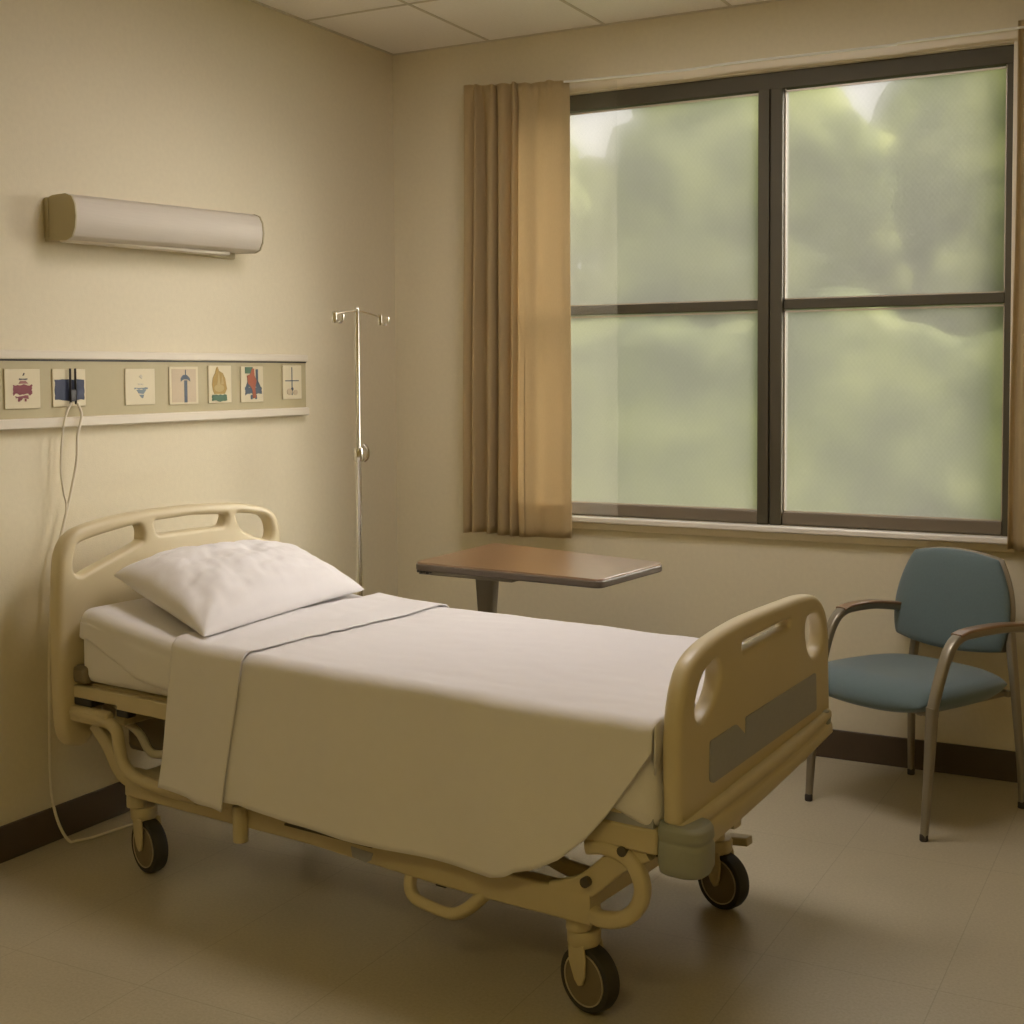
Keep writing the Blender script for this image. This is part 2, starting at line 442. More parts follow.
# curtain rail and curtains
rail = link('curtain_rod', T([(.853, -.1, 2.4795), (.87, -.1, 2.479), (1.3, -.1, 2.470), (1.52, -.1, 2.474), (2.02, -.1, 2.470), (2.1, -.1, 2.474), (2.45, -.1, 2.476), (3.0, -.1, 2.478)], .0045, 8, 6), 'rod')
top(rail, 'thin white curtain wire running above the big window', 'curtain rod')
bm = bmesh.new()
for x in (2.62,): box(bm, (x-.006, -.104, 2.467), (x+.006, 0, 2.477))
link('rod_bracket', bm, 'rod', rail, bevel=.002)

def curtain(name, x0, x1, ztop, zbot, fold, label, tilt=0, seed=0):
    """pleated cloth; fold(s) -> (x-shift, depth) for s in 0..1"""
    n, mrow = 150, 46; bm = bmesh.new(); rows = []
    for j in range(mrow+1):
        t = j/mrow; z = ztop+(zbot-ztop)*t; row = []
        for i in range(n+1):
            s = i/n; dx, d = fold(s, t)
            x = x0+(x1-x0)*s+dx
            top_r = max(0, 1-t/.04)
            d = d*(1-.55*top_r)+.004*top_r*sin(90*s+seed)
            x += .003*sin(7*t+9*s)*(t)
            zz = z+(.003*sin(17*s+seed)+.002*sin(55*s) if j == 0 else 0)-tilt*s*(1-t)+(.003*sin(9*s+seed) if j == mrow else 0)
            row.append(bm.verts.new((x, -.095+d, zz)))
        rows.append(row)
    for a, b in zip(rows, rows[1:]):
        for i in range(n): bm.faces.new((a[i], a[i+1], b[i+1], b[i]))
    root = empty(name, ((x0+x1)/2, -.095, zbot)); c = link('curtain_panel', bm, 'curtain', root, smooth=180, solid=.0015)
    c.matrix_parent_inverse = Matrix.Translation((-(x0+x1)/2, .095, -zbot))
    # turned up hem at the foot, a second layer behind
    bm = bmesh.new(); rr = []
    for t in (.925, .96, 1.0):
        rw = []
        z = ztop+(zbot-ztop)*t
        for i in range(n+1):
            s = i/n; dx, d = fold(s, t); rw.append(bm.verts.new((x0+(x1-x0)*s+dx+.003*sin(7*t+9*s)*t, -.095+d+.004, z+.002)))
        rr.append(rw)
    for a, b in zip(rr, rr[1:]):
        for i in range(n): bm.faces.new((a[i], a[i+1], b[i+1], b[i]))
    h = link('hem', bm, 'curtain', root, smooth=180)
    h.matrix_parent_inverse = c.matrix_parent_inverse
    root['label'] = label; root['category'] = 'curtain'; root['group'] = 'window curtains'
    return root

def foldL(s, t):
    # deep pleats towards the wall side, broad flat panel over the glass, turned edge
    d = 0; k = .6+.4*min(1, t*3)
    for c, w, a in ((.055, .035, .035), (.17, .035, .05), (.31, .03, .055), (.425, .022, .045), (.53, .02, .03)):
        cc = c-.015*sin(3*t)*(c > .4)
        d += 1.35*a*math.exp(-((s-cc)/w)**2)*k
    d += .012*math.exp(-((s-.70)/.06)**2)-.006*sin(40*s)*max(0, .5-s)+.018*math.exp(-((s-1)/.035)**2)
    dx = .008*sin(2*pi*s*5+t)*(s < .6)
    dx += -.028*(1-t)*-1*(1-s)*1.0
    return dx, d
cl = curtain('window_curtain', .365, .848, 2.515, .742, foldL, 'tan pleated curtain hanging at left of the window beside the wall corner', tilt=.030)
def foldR(s, t): return .012*sin(4*t)*(1-s)*.3+(1-t)*.012*(1-s), .022*sin(2*pi*s*6+.5)+.01*sin(2*pi*s*13)
cr = curtain('window_curtain', 2.435, 2.95, 2.50, .79, foldR, 'tan curtain at the right edge of the picture beyond the chair', seed=2)
bm = bmesh.new(); rows = []
for z in (2.47, 1.6, .84):
    rows.append([bm.verts.new((.80+.24*i/12, -.075+.004*sin(i*1.2), z)) for i in range(13)])
for a, b in zip(rows, rows[1:]):
    for i in range(12): bm.faces.new((a[i], a[i+1], b[i+1], b[i]))
sh = link('sheer_lining', bm, 'sheer', cl, smooth=180, recalc=False)
sh.matrix_parent_inverse = Matrix.Translation((-(.365+.848)/2, .095, -.742))

# ------------------------------------------------------------------ wall lamp (over-bed light)
lamp = empty('wall_lamp', (0, -1.437, 1.80), label='long brushed-metal over-bed light fixed high on the left wall', cat='wall lamp')
def lampprof(e=0):
    pts = [(-.0, -.070), (.085, -.072), (.106, -.062), (.118, -.035), (.122, 0), (.118, .038), (.106, .062), (.082, .072), (.03, .070), (0, .06)]
    return [(x+(e if x > .01 else 0), z*.92*(1+e*8)) for x, z in pts]
bm = bmesh.new(); rings = []
tilt = .018
for y in (-.422, .422):
    rings.append([bm.verts.new((x+.002, y, z+.053+y*tilt*1.8)) for x, z in lampprof()])
k = len(rings[0])
for j in range(k): bm.faces.new((rings[0][j], rings[0][(j+1) % k], rings[1][(j+1) % k], rings[1][j]))
bm.faces.new(rings[0]); bm.faces.new(rings[1][::-1])
link('lamp_housing', bm, 'alu', lamp, bevel=.003, smooth=30)
for y0, y1 in ((-.427, -.4215), (.4215, .427)):
    bm = bmesh.new(); rr = []
    for y in (y0, y1): rr.append([bm.verts.new((x+.002, y, z+.053+y*tilt*1.8)) for x, z in lampprof(.002)])
    for j in range(k): bm.faces.new((rr[0][j], rr[0][(j+1) % k], rr[1][(j+1) % k], rr[1][j]))
    bm.faces.new(rr[0]); bm.faces.new(rr[1][::-1])
    link('end_cap', bm, 'lamp_end', lamp, label='olive end cap')
link('wall_bracket', B((0, -.43, -.02), (.02, .40, .10)), 'lamp_end', lamp, bevel=.004)
link('lens_strip', B((.03, -.40, -.022), (.08, .30, -.010), Matrix.Rotation(.02, 4, 'X')), 'mould', lamp, bevel=.004)

# ------------------------------------------------------------------ head wall rail with picture cards
hp = empty('headwall_panel', (0, -1.6, 1.34), label='long olive wall rail with cream mouldings above the headboard', cat='wall panel')
L0, L1 = -1.1, .957
link('panel_board', B((0, L0, -.085), (.018, L1, .088)), 'panel', hp, bevel=.001)
link('moulding', B((0, L0, .088), (.03, L1, .114)), 'mould', hp, bevel=.004)
link('moulding', B((0, L0, -.112), (.03, L1+.004, -.082)), 'mould', hp, bevel=.004)
link('painted_shadow_line', B((.0, L0, .083), (.02, L1, .088)), 'black', hp)  # black strip standing in for the shade under the top moulding

XC = .019
def card(y0, y1, z0, z1, label, art, inner=None, name='picture_card'):
    w, h = y1-y0, z1-z0
    o = link(name, B((0, -w/2, 0), (.004, w/2, h)), 'card', bevel=.0012); o.location = (XC-.0005, (y0+y1)/2-.016, z0)
    top(o, label, 'picture card', 'cards on the wall rail')
    if inner:
        link('mount_panel', B((.0035, -w/2*.84, h*.06), (.0046, w/2*.84, h*.94)), inner, o)
    for i, (nm, m, polys) in enumerate(art):
        bm = bmesh.new()
        for pl in polys:
            hgt = .0048+.0004*i
            a = [bm.verts.new((.003, (u-.5)*w, v*h)) for u, v in pl]; b = [bm.verts.new((hgt, (u-.5)*w, v*h)) for u, v in pl]
            n = len(pl)
            for j in range(n): bm.faces.new((a[j], a[(j+1) % n], b[(j+1) % n], b[j]))
            bm.faces.new(b); bm.faces.new(a[::-1])
        link(nm, bm, m, o)
    return o
def rc(x0, y0, x1, y1): return [(x0, y0), (x1, y0), (x1, y1), (x0, y1)]
def jag(x0, y0, x1, y1, seed=0, n=9, a=.02):
    r = random.Random(seed); p = []
    for i in range(n): p.append((x0+(x1-x0)*i/n, y0+r.uniform(-a, a)*2))
    for i in range(n): p.append((x1+r.uniform(-a, a), y0+(y1-y0)*i/n))
    for i in range(n): p.append((x1+(x0-x1)*i/n, y1+r.uniform(-a, a)))
    for i in range(n): p.append((x0+r.uniform(-a, a), y1+(y0-y1)*i/n))
    return p
def ell(cx, cy, rx, ry, n=16): return [(cx+rx*cos(2*pi*i/n), cy+ry*sin(2*pi*i/n)) for i in range(n)]
Z0, Z1 = 1.287, 1.400
card(-2.025, -1.898, Z0, Z1, 'cream card with a maroon tiered drawing, leftmost on the wall rail', [
    ('red_drawing', 'maroon', [jag(.24, .36, .76, .60, 1), jag(.30, .24, .66, .32, 2, 7), rc(.36, .18, .42, .24), rc(.55, .18, .6, .25)]),
    ('pink_tier', 'pink', [[(.38, .63), (.66, .63), (.58, .70), (.44, .70)]]),
    ('dark_stroke', 'grey_ink', [jag(.40, .735, .63, .765, 4, 5, .008), [(.50, .83), (.54, .84), (.56, .90), (.53, .90)]])])
card(-1.851, -1.724, Z0+.002, Z1, 'cream card with a broad navy band, the cord plug clipped over it', [
    ('navy_band', 'navy', [jag(.06, .17, .95, .72, 6, 8, .015)])])
card(-1.560, -1.430, Z0, Z1+.001, 'pale cream card with a faint blue funnel sketch, third along the rail', [
    ('blue_sketch', 'sky', [jag(.30, .44, .75, .48, 8, 6, .012), [(.36, .42), (.70, .42), (.60, .30), (.44, .32)], [(.46, .28), (.62, .28), (.58, .18), (.53, .2)]]),
    ('faint_stroke', 'pale', [[(.46, .78), (.52, .84), (.57, .80), (.55, .72)], jag(.42, .56, .6, .59, 9, 5, .008)])])
card(-1.363, -1.226, Z0-.003, Z1+.008, 'peach card with a navy umbrella-like shape, middle of the rail', [
    ('navy_shape', 'slate', [[(.38, .60), (.38, .70), (.46, .78), (.60, .78), (.70, .70), (.72, .60), (.62, .66), (.48, .66)], rc(.50, .05, .61, .64), rc(.535, .78, .57, .92)])], inner='peach')
card(-1.174, -1.057, Z0-.002, Z1+.012, 'card with a golden pear-shaped vase on a green foot', [
    ('gold_vase', 'gold', [[(.18, .34), (.14, .5), (.18, .68), (.28, .80), (.34, .95), (.40, .97), (.46, .86), (.62, .80), (.72, .66), (.76, .5), (.80, .38), (.70, .24), (.24, .24)]]),
    ('gold_light', 'gold2', [ell(.45, .40, .22, .10), [(.36, .5), (.44, .9), (.5, .5)], [(.52, .5), (.58, .78), (.66, .5)]]),
    ('green_foot', 'green', [jag(.14, .06, .78, .22, 12, 7, .015)])])
card(-1.006, -.884, Z0-.003, Z1+.010, 'card with an orange figure over dark blue blocks', [
    ('blue_blocks', 'slate', [jag(.18, .22, .92, .42, 14, 8, .02), [(.2, .42), (.88, .42), (.74, .62), (.3, .6)], rc(.66, .5, .76, .92), rc(.62, .08, .7, .2), rc(.42, .08, .5, .2)]),
    ('green_block', 'green', [rc(.18, .80, .52, .98)]),
    ('orange_figure', 'orange', [[(.30, .52), (.26, .74), (.40, .78), (.48, .94), (.58, .94), (.60, .74), (.68, .60), (.62, .40), (.66, .12), (.52, .10), (.50, .34), (.42, .44)]])])
card(-.771, -.660, Z0+.003, Z1+.014, 'faded card with a thin blue cross, nearest the rail end', [
    ('cross', 'slate', [rc(.46, .12, .50, .95), rc(.12, .53, .84, .56), ell(.49, .30, .07, .05, 10)]),
    ('faint_ring', 'peach', [ell(.34, .22, .14, .10, 12), ell(.66, .2, .12, .08, 12)])])

# cord with plug
cord = empty('power_cord', (.04, -1.79, 1.34), label='thin cream twin cord hanging from the wall rail down behind the headboard', cat='cord')
def loc_(pts, o=(.04, -1.79, 1.34)): return [(p[0]-o[0], p[1]-o[1], p[2]-o[2]) for p in pts]
link('cable', T(loc_([(.034, -1.785, 1.30), (.04, -1.775, 1.26), (.045, -1.798, 1.20), (.045, -1.803, 1.13), (.042, -1.818, 1.06), (.04, -1.838, .99), (.04, -1.87, .90), (.037, -1.893, .83), (.036, -1.906, .70),
     (.036, -1.916, .55), (.037, -1.922, .32), (.042, -1.925, .17), (.05, -1.91, .075), (.065, -1.885, .012), (.075, -1.86, .006), (.095, -1.81, .005), (.11, -1.71, .005), (.14, -1.60, .005)]), .0042, 8, 8), 'cord', cord)
link('cable', T(loc_([(.034, -1.808, 1.30), (.04, -1.835, 1.265), (.042, -1.852, 1.21), (.042, -1.862, 1.11), (.041, -1.852, 1.04), (.040, -1.842, .99), (.042, -1.868, .90), (.040, -1.890, .83)]), .0032, 8, 8), 'cord', cord)
bm = bmesh.new()
for y in (-1.807, -1.787): box(bm, (-.014, y+1.79-.002, -.045), (-.006, y+1.79+.002, .062))
box(bm, (-.014, -.018, -.036), (-.006, .002, .000))
link('plug', bm, 'black', cord, bevel=.002)

# ------------------------------------------------------------------ bed
BO = Vector((1.849, -2.097, 0)); BA = R(-6.68)
BM_ = Matrix.Translation(BO) @ Matrix.Rotation(BA, 4, 'Z')
bed = empty('hospital_bed', BO, BA, 'cream adjustable hospital bed frame on castors, headboard against the left wall', 'hospital bed')
W0, W1 = -.11, .755            # width of the boards, near and far
CB = (W0+W1)/2

def yz(a): return Matrix(((0, 0, 1, a), (1, 0, 0, 0), (0, 1, 0, 0), (0, 0, 0, 1)))
hb_out = [(-.03, .335), (-.075, .328), (-.112, .352), (-.128, .42), (-.132, .60), (-.126, .82), (-.112, .895), (-.075, .937), (-.01, .957), (.11, .973), (.32, .980), (.53, .973), (.65, .957), (.715, .937), (.752, .895), (.766, .82), (.772, .60), (.768, .42), (.752, .352), (.715, .328), (.67, .335), (.60, .42), (.32, .44), (.06, .41)]
hA = [(-.062, .845), (-.060, .882), (-.035, .905), (.04, .922), (.150, .936), (.176, .926), (.186, .896), (.172, .880), (.06, .842), (-.02, .818), (-.052, .822)]
hA = [(-.058, .835), (-.052, .885), (-.02, .912), (.15, .938), (.183, .93), (.187, .898), (.168, .882), (.02, .832), (-.035, .815)]
hC = [(.64-x, z) for x, z in hA]
hB = rounded([(.238, .942), (.242, .902), (.402, .902), (.406, .942)], .012)
hB = rounded([(.226, .944), (.24, .902), (.514, .902), (.528, .938), (.38, .948)], .014)
hC = [(.56, .928), (.575, .895), (.60, .875), (.68, .842), (.712, .838), (.722, .865), (.71, .90), (.675, .922), (.60, .934), (.57, .936)]
HA = -1.685
hb_out = [(x+.018*max(0, (.32-x)/.45), z) for x, z in hb_out]
plate('headboard', hb_out, [hA, hB, hC], .055, .018, yz(HA), 'plastic', bed, 5, 4)

# footboard: bottom edge runs slightly up to the far side
fb_out = [(-.095, .462), (-.111, .50), (-.116, .62), (-.107, .70), (-.078, .765), (-.03, .801), (.06, .824), (.2, .838), (.32, .842), (.46, .843), (.58, .842), (.66, .830), (.715, .795), (.740, .74), (.748, .62), (.752, .55), (.738, .522), (.62, .505), (.32, .478), (.05, .45)]
ovL = [(.118, .775), (.080, .770), (.044, .752), (.018, .715), (.012, .682), (.028, .662), (.058, .664), (.098, .692), (.126, .735)]
ovR = [(.605, .785), (.645, .790), (.688, .778), (.706, .735), (.696, .700), (.665, .684), (.630, .690), (.604, .72), (.594, .76)]
slot = rounded([(.236, .790), (.236, .768), (.5, .782), (.5, .802)], .008)
fb_out = [(-.060+(x+.111)*.814/.863, z) for x, z in fb_out]
fb = plate('footboard', fb_out, [ovL, ovR, slot], .042, .015, yz(.228), 'plastic', bed, 5, 4)
bl = rounded([(.072, .612), (.070, .528), (.085, .520), (.655, .553), (.650, .645), (.247, .624), (.247, .585), (.200, .619)], .006, 2)
bm = bmesh.new()
lo = [bm.verts.new((.2475, u, v)) for u, v in bl]; hi = [bm.verts.new((.252, u, v)) for u, v in bl]
for j in range(len(bl)): bm.faces.new((lo[j], lo[(j+1) % len(bl)], hi[(j+1) % len(bl)], hi[j]))
bm.faces.new(hi); bm.faces.new(lo[::-1])
link('label_panel', bm, 'blue_panel', fb, label='grey-blue printed panel with a notch')
# bumper tray under the footboard
def zl(b): return .468+(b+.12)*.085
bm = bmesh.new()
def trayprof(t):
    h0, h1 = .105-.03*t, .0
    p = [(0, 0), (.036, -.002), (.044, -.008), (.045, -.022), (.038, -.030), (.046, -.038), (.048, -.062), (.038, -h0+.012), (0, -h0+.014)]
    return p
rings = []
for i in range(9):
    t = i/8; b = -.06+t*.80
    bow = .012*sin(pi*t)
    rings.append([bm.verts.new((.215+x+bow*(x > 0), b, zl(b)+z)) for x, z in trayprof(t)])
k = len(rings[0])
for r0, r1 in zip(rings, rings[1:]):
    for j in range(k): bm.faces.new((r0[j], r0[(j+1) % k], r1[(j+1) % k], r1[j]))
bm.faces.new(rings[0]); bm.faces.new(rings[-1][::-1])
tray = link('bumper_rail', bm, 'steel_cream', bed, bevel=.005, smooth=50)
def cap(bc, sgn, ax, hs):
    # wrap-round corner bumper: a rounded L in plan, tapering below
    bm = bmesh.new(); rings = []
    zt = zl(bc)-.002
    for z, s in ((zt, -.006), (zt-.008, .002), (zt-.026, .004), (zt-.034, 0), (zt-.042, .005), (zt-.085, .004), (zt-.102, -.004), (zt-.112, -.025)):
        z = zt-(zt-z)*hs
        pl = rounded([(.195, -.005-s), (ax+s, -.005-s), (ax+s, .085 if sgn > 0 else .045), (.195, .085 if sgn > 0 else .045)], .04 if s > -.02 else .03, 6)
        rings.append([bm.verts.new((a, bc+sgn*b, z-(.0 if a < .24 else .006)*0)) for a, b in pl])
    k = len(rings[0])
    for r0, r1 in zip(rings, rings[1:]):
        for j in range(k): bm.faces.new((r0[j], r0[(j+1) % k], r1[(j+1) % k], r1[j]))
    bm.faces.new(rings[0]); bm.faces.new(rings[-1][::-1])
    link('corner_bumper', bm, 'bumper', bed, smooth=40, bevel=.004, label='grey rubber corner bumper')
cap(-.070, 1, .298, 1); cap(.738, -1, .255, .5)
# far bumper sits thinner: same piece mirrored

# deck rails
for b in (-.06, .70):
    link('deck_rail', B((-1.67, b-.012, .474), (.12, b+.018, .508)), 'steel_cream', bed, bevel=.004)
    link('frame_beam', B((-.75, b-.008, .400), (.20, b+.03, .453)), 'steel_cream', bed, bevel=.006)
link('deck_rail_cover', B((-1.46, -.082, .468), (-1.15, -.071, .512)), 'steel_cream', bed, bevel=.003)
link('deck_strip', B((-.85, -.064, .453), (.19, -.05, .474)), 'blue_panel', bed, label='grey strip between the rails')
bm = bmesh.new()
for a in (-1.55, -1.1, -.65, -.2, .12): box(bm, (a-.03, -.05, .478), (a+.03, .70, .505))
for a in (-1.5, -.6, .1): box(bm, (a-.02, -.04, .41), (a+.02, .70, .45))
link('deck_slat', bm, 'steel_cream', bed, bevel=.003)
link('deck_plate', B((-1.62, -.04, .505), (.17, .70, .514)), 'steel_cream', bed, bevel=.002)
# near side handle tubes at the head end: rail that drops in a Z behind the sheet
for b in (-.072, .715):
    bm = bmesh.new()
    tube(bm, [(-1.68, b, .435), (-1.60, b, .432), (-1.52, b, .425), (-1.475, b, .408), (-1.462, b, .36), (-1.445, b, .315), (-1.39, b, .288), (-1.30, b, .278), (-1.15, b, .276)], .0175, 12, 6)
    link('side_rail_tube', bm, 'steel_cream', bed)
    link('rail_sleeve', B((-1.67, b-.014, .408), (-1.50, b+.016, .452)), 'steel_cream', bed, bevel=.008)
link('end_block', B((-1.66, -.075, .515), (-1.60, -.03, .565)), 'hub', bed, bevel=.012, label='dark corner block')
link('latch', B((-1.66, -.07, .452), (-1.585, -.02, .476)), 'black', bed, bevel=.004, label='black latch')
link('latch', B((-1.49, -.06, .440), (-1.44, -.03, .470)), 'black', bed, bevel=.004, label='black latch')
# actuators and under-deck mechanism
bm = bmesh.new(); sweep(bm, [(-1.40, .10, .38), (-.70, .12, .33)], circ(.028, 14)); sweep(bm, [(-.7, .12, .33), (-.35, .13, .30)], circ(.014, 12))
link('actuator', bm, 'dark_metal', bed)
link('motor_box', B((-1.60, .06, .30), (-1.12, .22, .455)), 'hub', bed, bevel=.02)
link('hose', T([(-1.62, .0, .44), (-1.5, .02, .38), (-1.42, .01, .33), (-1.3, .03, .36), (-1.2, .03, .40)], .012, 10, 6), 'mould', bed)
link('junction_box', B((-1.36, .0, .36), (-1.24, .05, .43)), 'dark_metal', bed, bevel=.008)
bm = bmesh.new(); sweep(bm, [(-.42, .45, .30), (.08, .47, .36)], circ(.022, 14))
link('actuator', bm, 'dark_metal', bed)

# lift arms between base and deck, both ends and sides
def arm(pts, b, w, h, name='lift_arm'):
    bm = bmesh.new(); sweep(bm, spline([(a, b, z) for a, z in pts], 6), rrect(w, h, .006)); link(name, bm, 'steel_cream', bed)
for b in (-.045, .69):
    arm([(.165, .405), (.10, .365), (.02, .295), (-.06, .262)], b, .024, .052)
    arm([(-1.60, .400), (-1.545, .35), (-1.49, .28), (-1.43, .262)], b, .022, .04)
    arm([(-.38, .41), (-.27, .34), (-.12, .285), (-.03, .272)], b+(.10 if b < 0 else -.06), .02, .034, 'link_arm')
# curved steel bracket at the foot end of each side
for b in (-.055,):
    bm = bmesh.new(); sweep(bm, spline([(.03, b, .385), (.08, b, .392), (.135, b, .375), (.160, b, .330), (.152, b, .285), (.115, b, .248), (.06, b+.004, .234), (.01, b+.022, .238)], 6), rrect(.03, .034, .01))
    link('end_bracket', bm, 'steel_cream', bed)
bm = bmesh.new(); box(bm, (.10, -.03, .385), (.19, .0, .402)); link('pivot_plate', bm, 'dark_metal', bed)
for a_, z_ in ((.12, .395), (.03, .31)):
    bm = bmesh.new(); sweep(bm, [(a_, -.072, z_), (a_, .0, z_)], circ(.011, 12)); link('pivot_pin', bm, 'dark_metal', bed)

# base frame
def beam(b, side):
    bm = bmesh.new()
    sweep(bm, spline([(-1.46, b, .258), (-1.1, b, .258), (-.78, b, .260), (-.55, b, .252), (-.3, b, .246), (.035, b, .248)], 5), rrect(.045, .070, .006))
    return link('base_beam', bm, 'steel_cream', bed)
nb = beam(-.035, 0); beam(.67, 1)
bm = bmesh.new()
bm.free()
for a in (-1.44, -.02): link('cross_member', B((a-.03, -.02, .225), (a+.03, .66, .275)), 'steel_cream', bed, bevel=.005)
# slim raised channel with small marks and a grey-blue sticker on the near beam
link('beam_channel', B((-.84, -.066, .268), (-.56, -.055, .300)), 'steel_cream', nb, bevel=.003)
bm = bmesh.new()
for a, z0, z1 in ((-.80, .285, .292), (-.785, .279, .283), (-.765, .278, .290)): box(bm, (a, -.0675, z0), (a+.003, -.0655, z1))
link('channel_mark', bm, 'black', nb)
link('channel_groove', B((-.845, -.0665, .262), (-.56, -.058, .267)), 'dark_metal', nb)
bm = bmesh.new(); pl = [(-.632, .250), (-.563, .247), (-.570, .229), (-.585, .220), (-.628, .226)]
a_ = [bm.verts.new((x, -.0575, z)) for x, z in pl]; b_ = [bm.verts.new((x, -.0595, z)) for x, z in pl]
for j in range(5): bm.faces.new((a_[j], a_[(j+1) % 5], b_[(j+1) % 5], b_[j]))
bm.faces.new(b_); bm.faces.new(a_)
link('sticker', bm, 'blue_panel', nb, label='grey-blue sticker')
# loop step and knob below the near beam
bm = bmesh.new()
sweep(bm, spline([(-.462, -.03, .232), (-.458, -.05, .195), (-.435, -.06, .170), (-.38, -.062, .160), (-.325, -.062, .158), (-.285, -.06, .178), (-.25, -.045, .212), (-.225, -.03, .235)], 5), rrect(.026, .030, .009))
link('step_loop', bm, 'steel_cream', bed)
bm = bmesh.new(); box(bm, (-.40, -.03, .195), (-.37, .0, .222)); link('loop_latch', bm, 'black', bed, bevel=.003)
bm = bmesh.new(); box(bm, (-1.055, -.07, .262), (-1.0, -.05, .33)); sweep(bm, [(-1.0, -.066, .285), (-1.0, -.066, .19)], circ(.02, 14))
link('post_clamp', bm, 'steel_cream', bed, bevel=.003)

# castors
def castor(a, b, yaw, px=-.034):
    """post, fork and a 14 cm wheel"""
    root = bed
    mt = Matrix.Translation((a, b, 0)) @ Matrix.Rotation(R(yaw), 4, 'Z')
    bm = lathe([(.026, .262), (.028, .20), (.028, .182)], 24, mtx=Matrix.Translation((a+px*.6, b-.012, 0)))
    link('castor_post', bm, 'steel_cream', root, smooth=40)
    bm = bmesh.new()
    lathe([(.0, .180), (.034, .180), (.037, .174), (.037, .150), (.030, .140), (0, .140)][1:-1], 24, mtx=mt @ Matrix.Translation((px*.5, 0, 0)), bm=bm)
    for sy in (-1, 1):
        pl = [(-.036, .150), (.008, .152), (.014, .125), (.012, .085), (.006, .066), (-.006, .060), (-.018, .072), (-.034, .11)]
        A = [bm.verts.new(mt @ Vector((x, sy*.0245, z))) for x, z in pl]; Bv = [bm.verts.new(mt @ Vector((x, sy*.032, z))) for x, z in pl]
        n = len(pl)
        for j in range(n): bm.faces.new((A[j], A[(j+1) % n], Bv[(j+1) % n], Bv[j]))
        bm.faces.new(A); bm.faces.new(Bv)
    fork = link('castor_fork', bm, 'steel_cream', root, bevel=.003, smooth=40)
    r = .073
    wm = mt @ Matrix.Translation((0, 0, r))
    t = lathe([(r*.78, -.019), (r*.86, -.0215), (r*.96, -.019), (r, -.010), (r, .010), (r*.96, .019), (r*.86, .0215), (r*.78, .019)], 48, 'Y', mtx=wm)
    wh = link('castor_wheel', t, 'rubber', root, smooth=50)
    bm = lathe([(.008, -.023), (.016, -.0225), (r*.75, -.0196), (r*.76, 0), (r*.75, .0196), (.016, .0225), (.008, .023)], 40, 'Y', mtx=wm)
    link('hub', bm, 'hub', wh, smooth=8)
    bm = bmesh.new()
    for sy in (-1, 1):
        lathe([(r*.745, sy*.017), (r*.745, sy*.0215), (r*.785, sy*.0215), (r*.785, sy*.017)], 48, 'Y', mtx=wm, bm=bm)
    # ring only: drop the disc caps
    big = [f for f in bm.faces if len(f.verts) > 6]; bmesh.ops.delete(bm, geom=big, context='FACES')
    link('rim', bm, 'rim', wh, smooth=40, label='bright metal rim ring')
castor(0, 0, -12); castor(.0, .66, -14); castor(-1.432, 0, -12, -.06); castor(-1.432, .66, -10)
link('brake_pedal', B((.0, .70, .15), (.065, .735, .172), Matrix.Rotation(R(-6), 4, 'Y')), 'steel_cream', bed, bevel=.003)

# ------------------------------------------------------------------ bedding (bed-local coordinates baked through BM_)
def raise_(a): return .060*max(0, min(1, (-1.08-a)/.5))**1.3
MT = .668      # mattress top
def zt(a): return MT+raise_(a)
MA0, MA1, MB0, MB1 = -1.638, .196, -.072, .738

def rbox_mesh(lo, hi, r, nx, ny, nzv):
    bm = bmesh.new()
    c = [(l+h)/2 for l, h in zip(lo, hi)]; hf = [(h-l)/2 for l, h in zip(lo, hi)]
    idx = {}
    def v(i, j, k):
        key = (i, j, k)
        if key not in idx:
            p = Vector(((-1+2*i/nx)*hf[0], (-1+2*j/ny)*hf[1], (-1+2*k/nzv)*hf[2]))
            q = Vector([max(-(h-r), min(h-r, x)) for x, h in zip(p, hf)])
            d = p-q
            # pull cube shell to a rounded shell
            if d.length > 1e-9: p = q+d.normalized()*r
            idx[key] = bm.verts.new(p+Vector(c))
        return idx[key]
    for i in range(nx):
        for j in range(ny):
            for k in (0, nzv): bm.faces.new((v(i, j, k), v(i+1, j, k), v(i+1, j+1, k), v(i, j+1, k)))
    for i in range(nx):
        for k in range(nzv):
            for j in (0, ny): bm.faces.new((v(i, j, k), v(i+1, j, k), v(i+1, j, k+1), v(i, j, k+1)))
    for j in range(ny):
        for k in range(nzv):
            for i in (0, nx): bm.faces.new((v(i, j, k), v(i, j+1, k), v(i, j+1, k+1), v(i, j, k+1)))
    return bm

mroot = empty('mattress', BM_ @ Vector(((MA0+MA1)/2, CB, .515)), BA, 'mattress in a white fitted sheet lying on the bed frame', 'mattress')
INV = mroot.matrix_basis.inverted() @ BM_
off = Vector(((MA0+MA1)/2, CB, .515))
def shift(bm, o=off):
    for v in bm.verts: v.co -= o
bm = rbox_mesh((MA0+.005, MB0+.005, .516), (MA1-.005, MB1-.005, MT-.006), .03, 40, 20, 5)
for v in bm.verts:
    if v.co.z > .58: v.co.z += raise_(v.co.x)
shift(bm); link('mattress_core', bm, 'sheet', mroot, smooth=60)
bm = rbox_mesh((MA0, MB0, .47), (MA1, MB1, MT), .034, 150, 70, 18)
bmesh.ops.delete(bm, geom=[f for f in bm.faces if f.calc_center_median().z < .49 and abs(f.normal.z) > .3 or all(v.co.z < .472 for v in f.verts)], context='FACES')
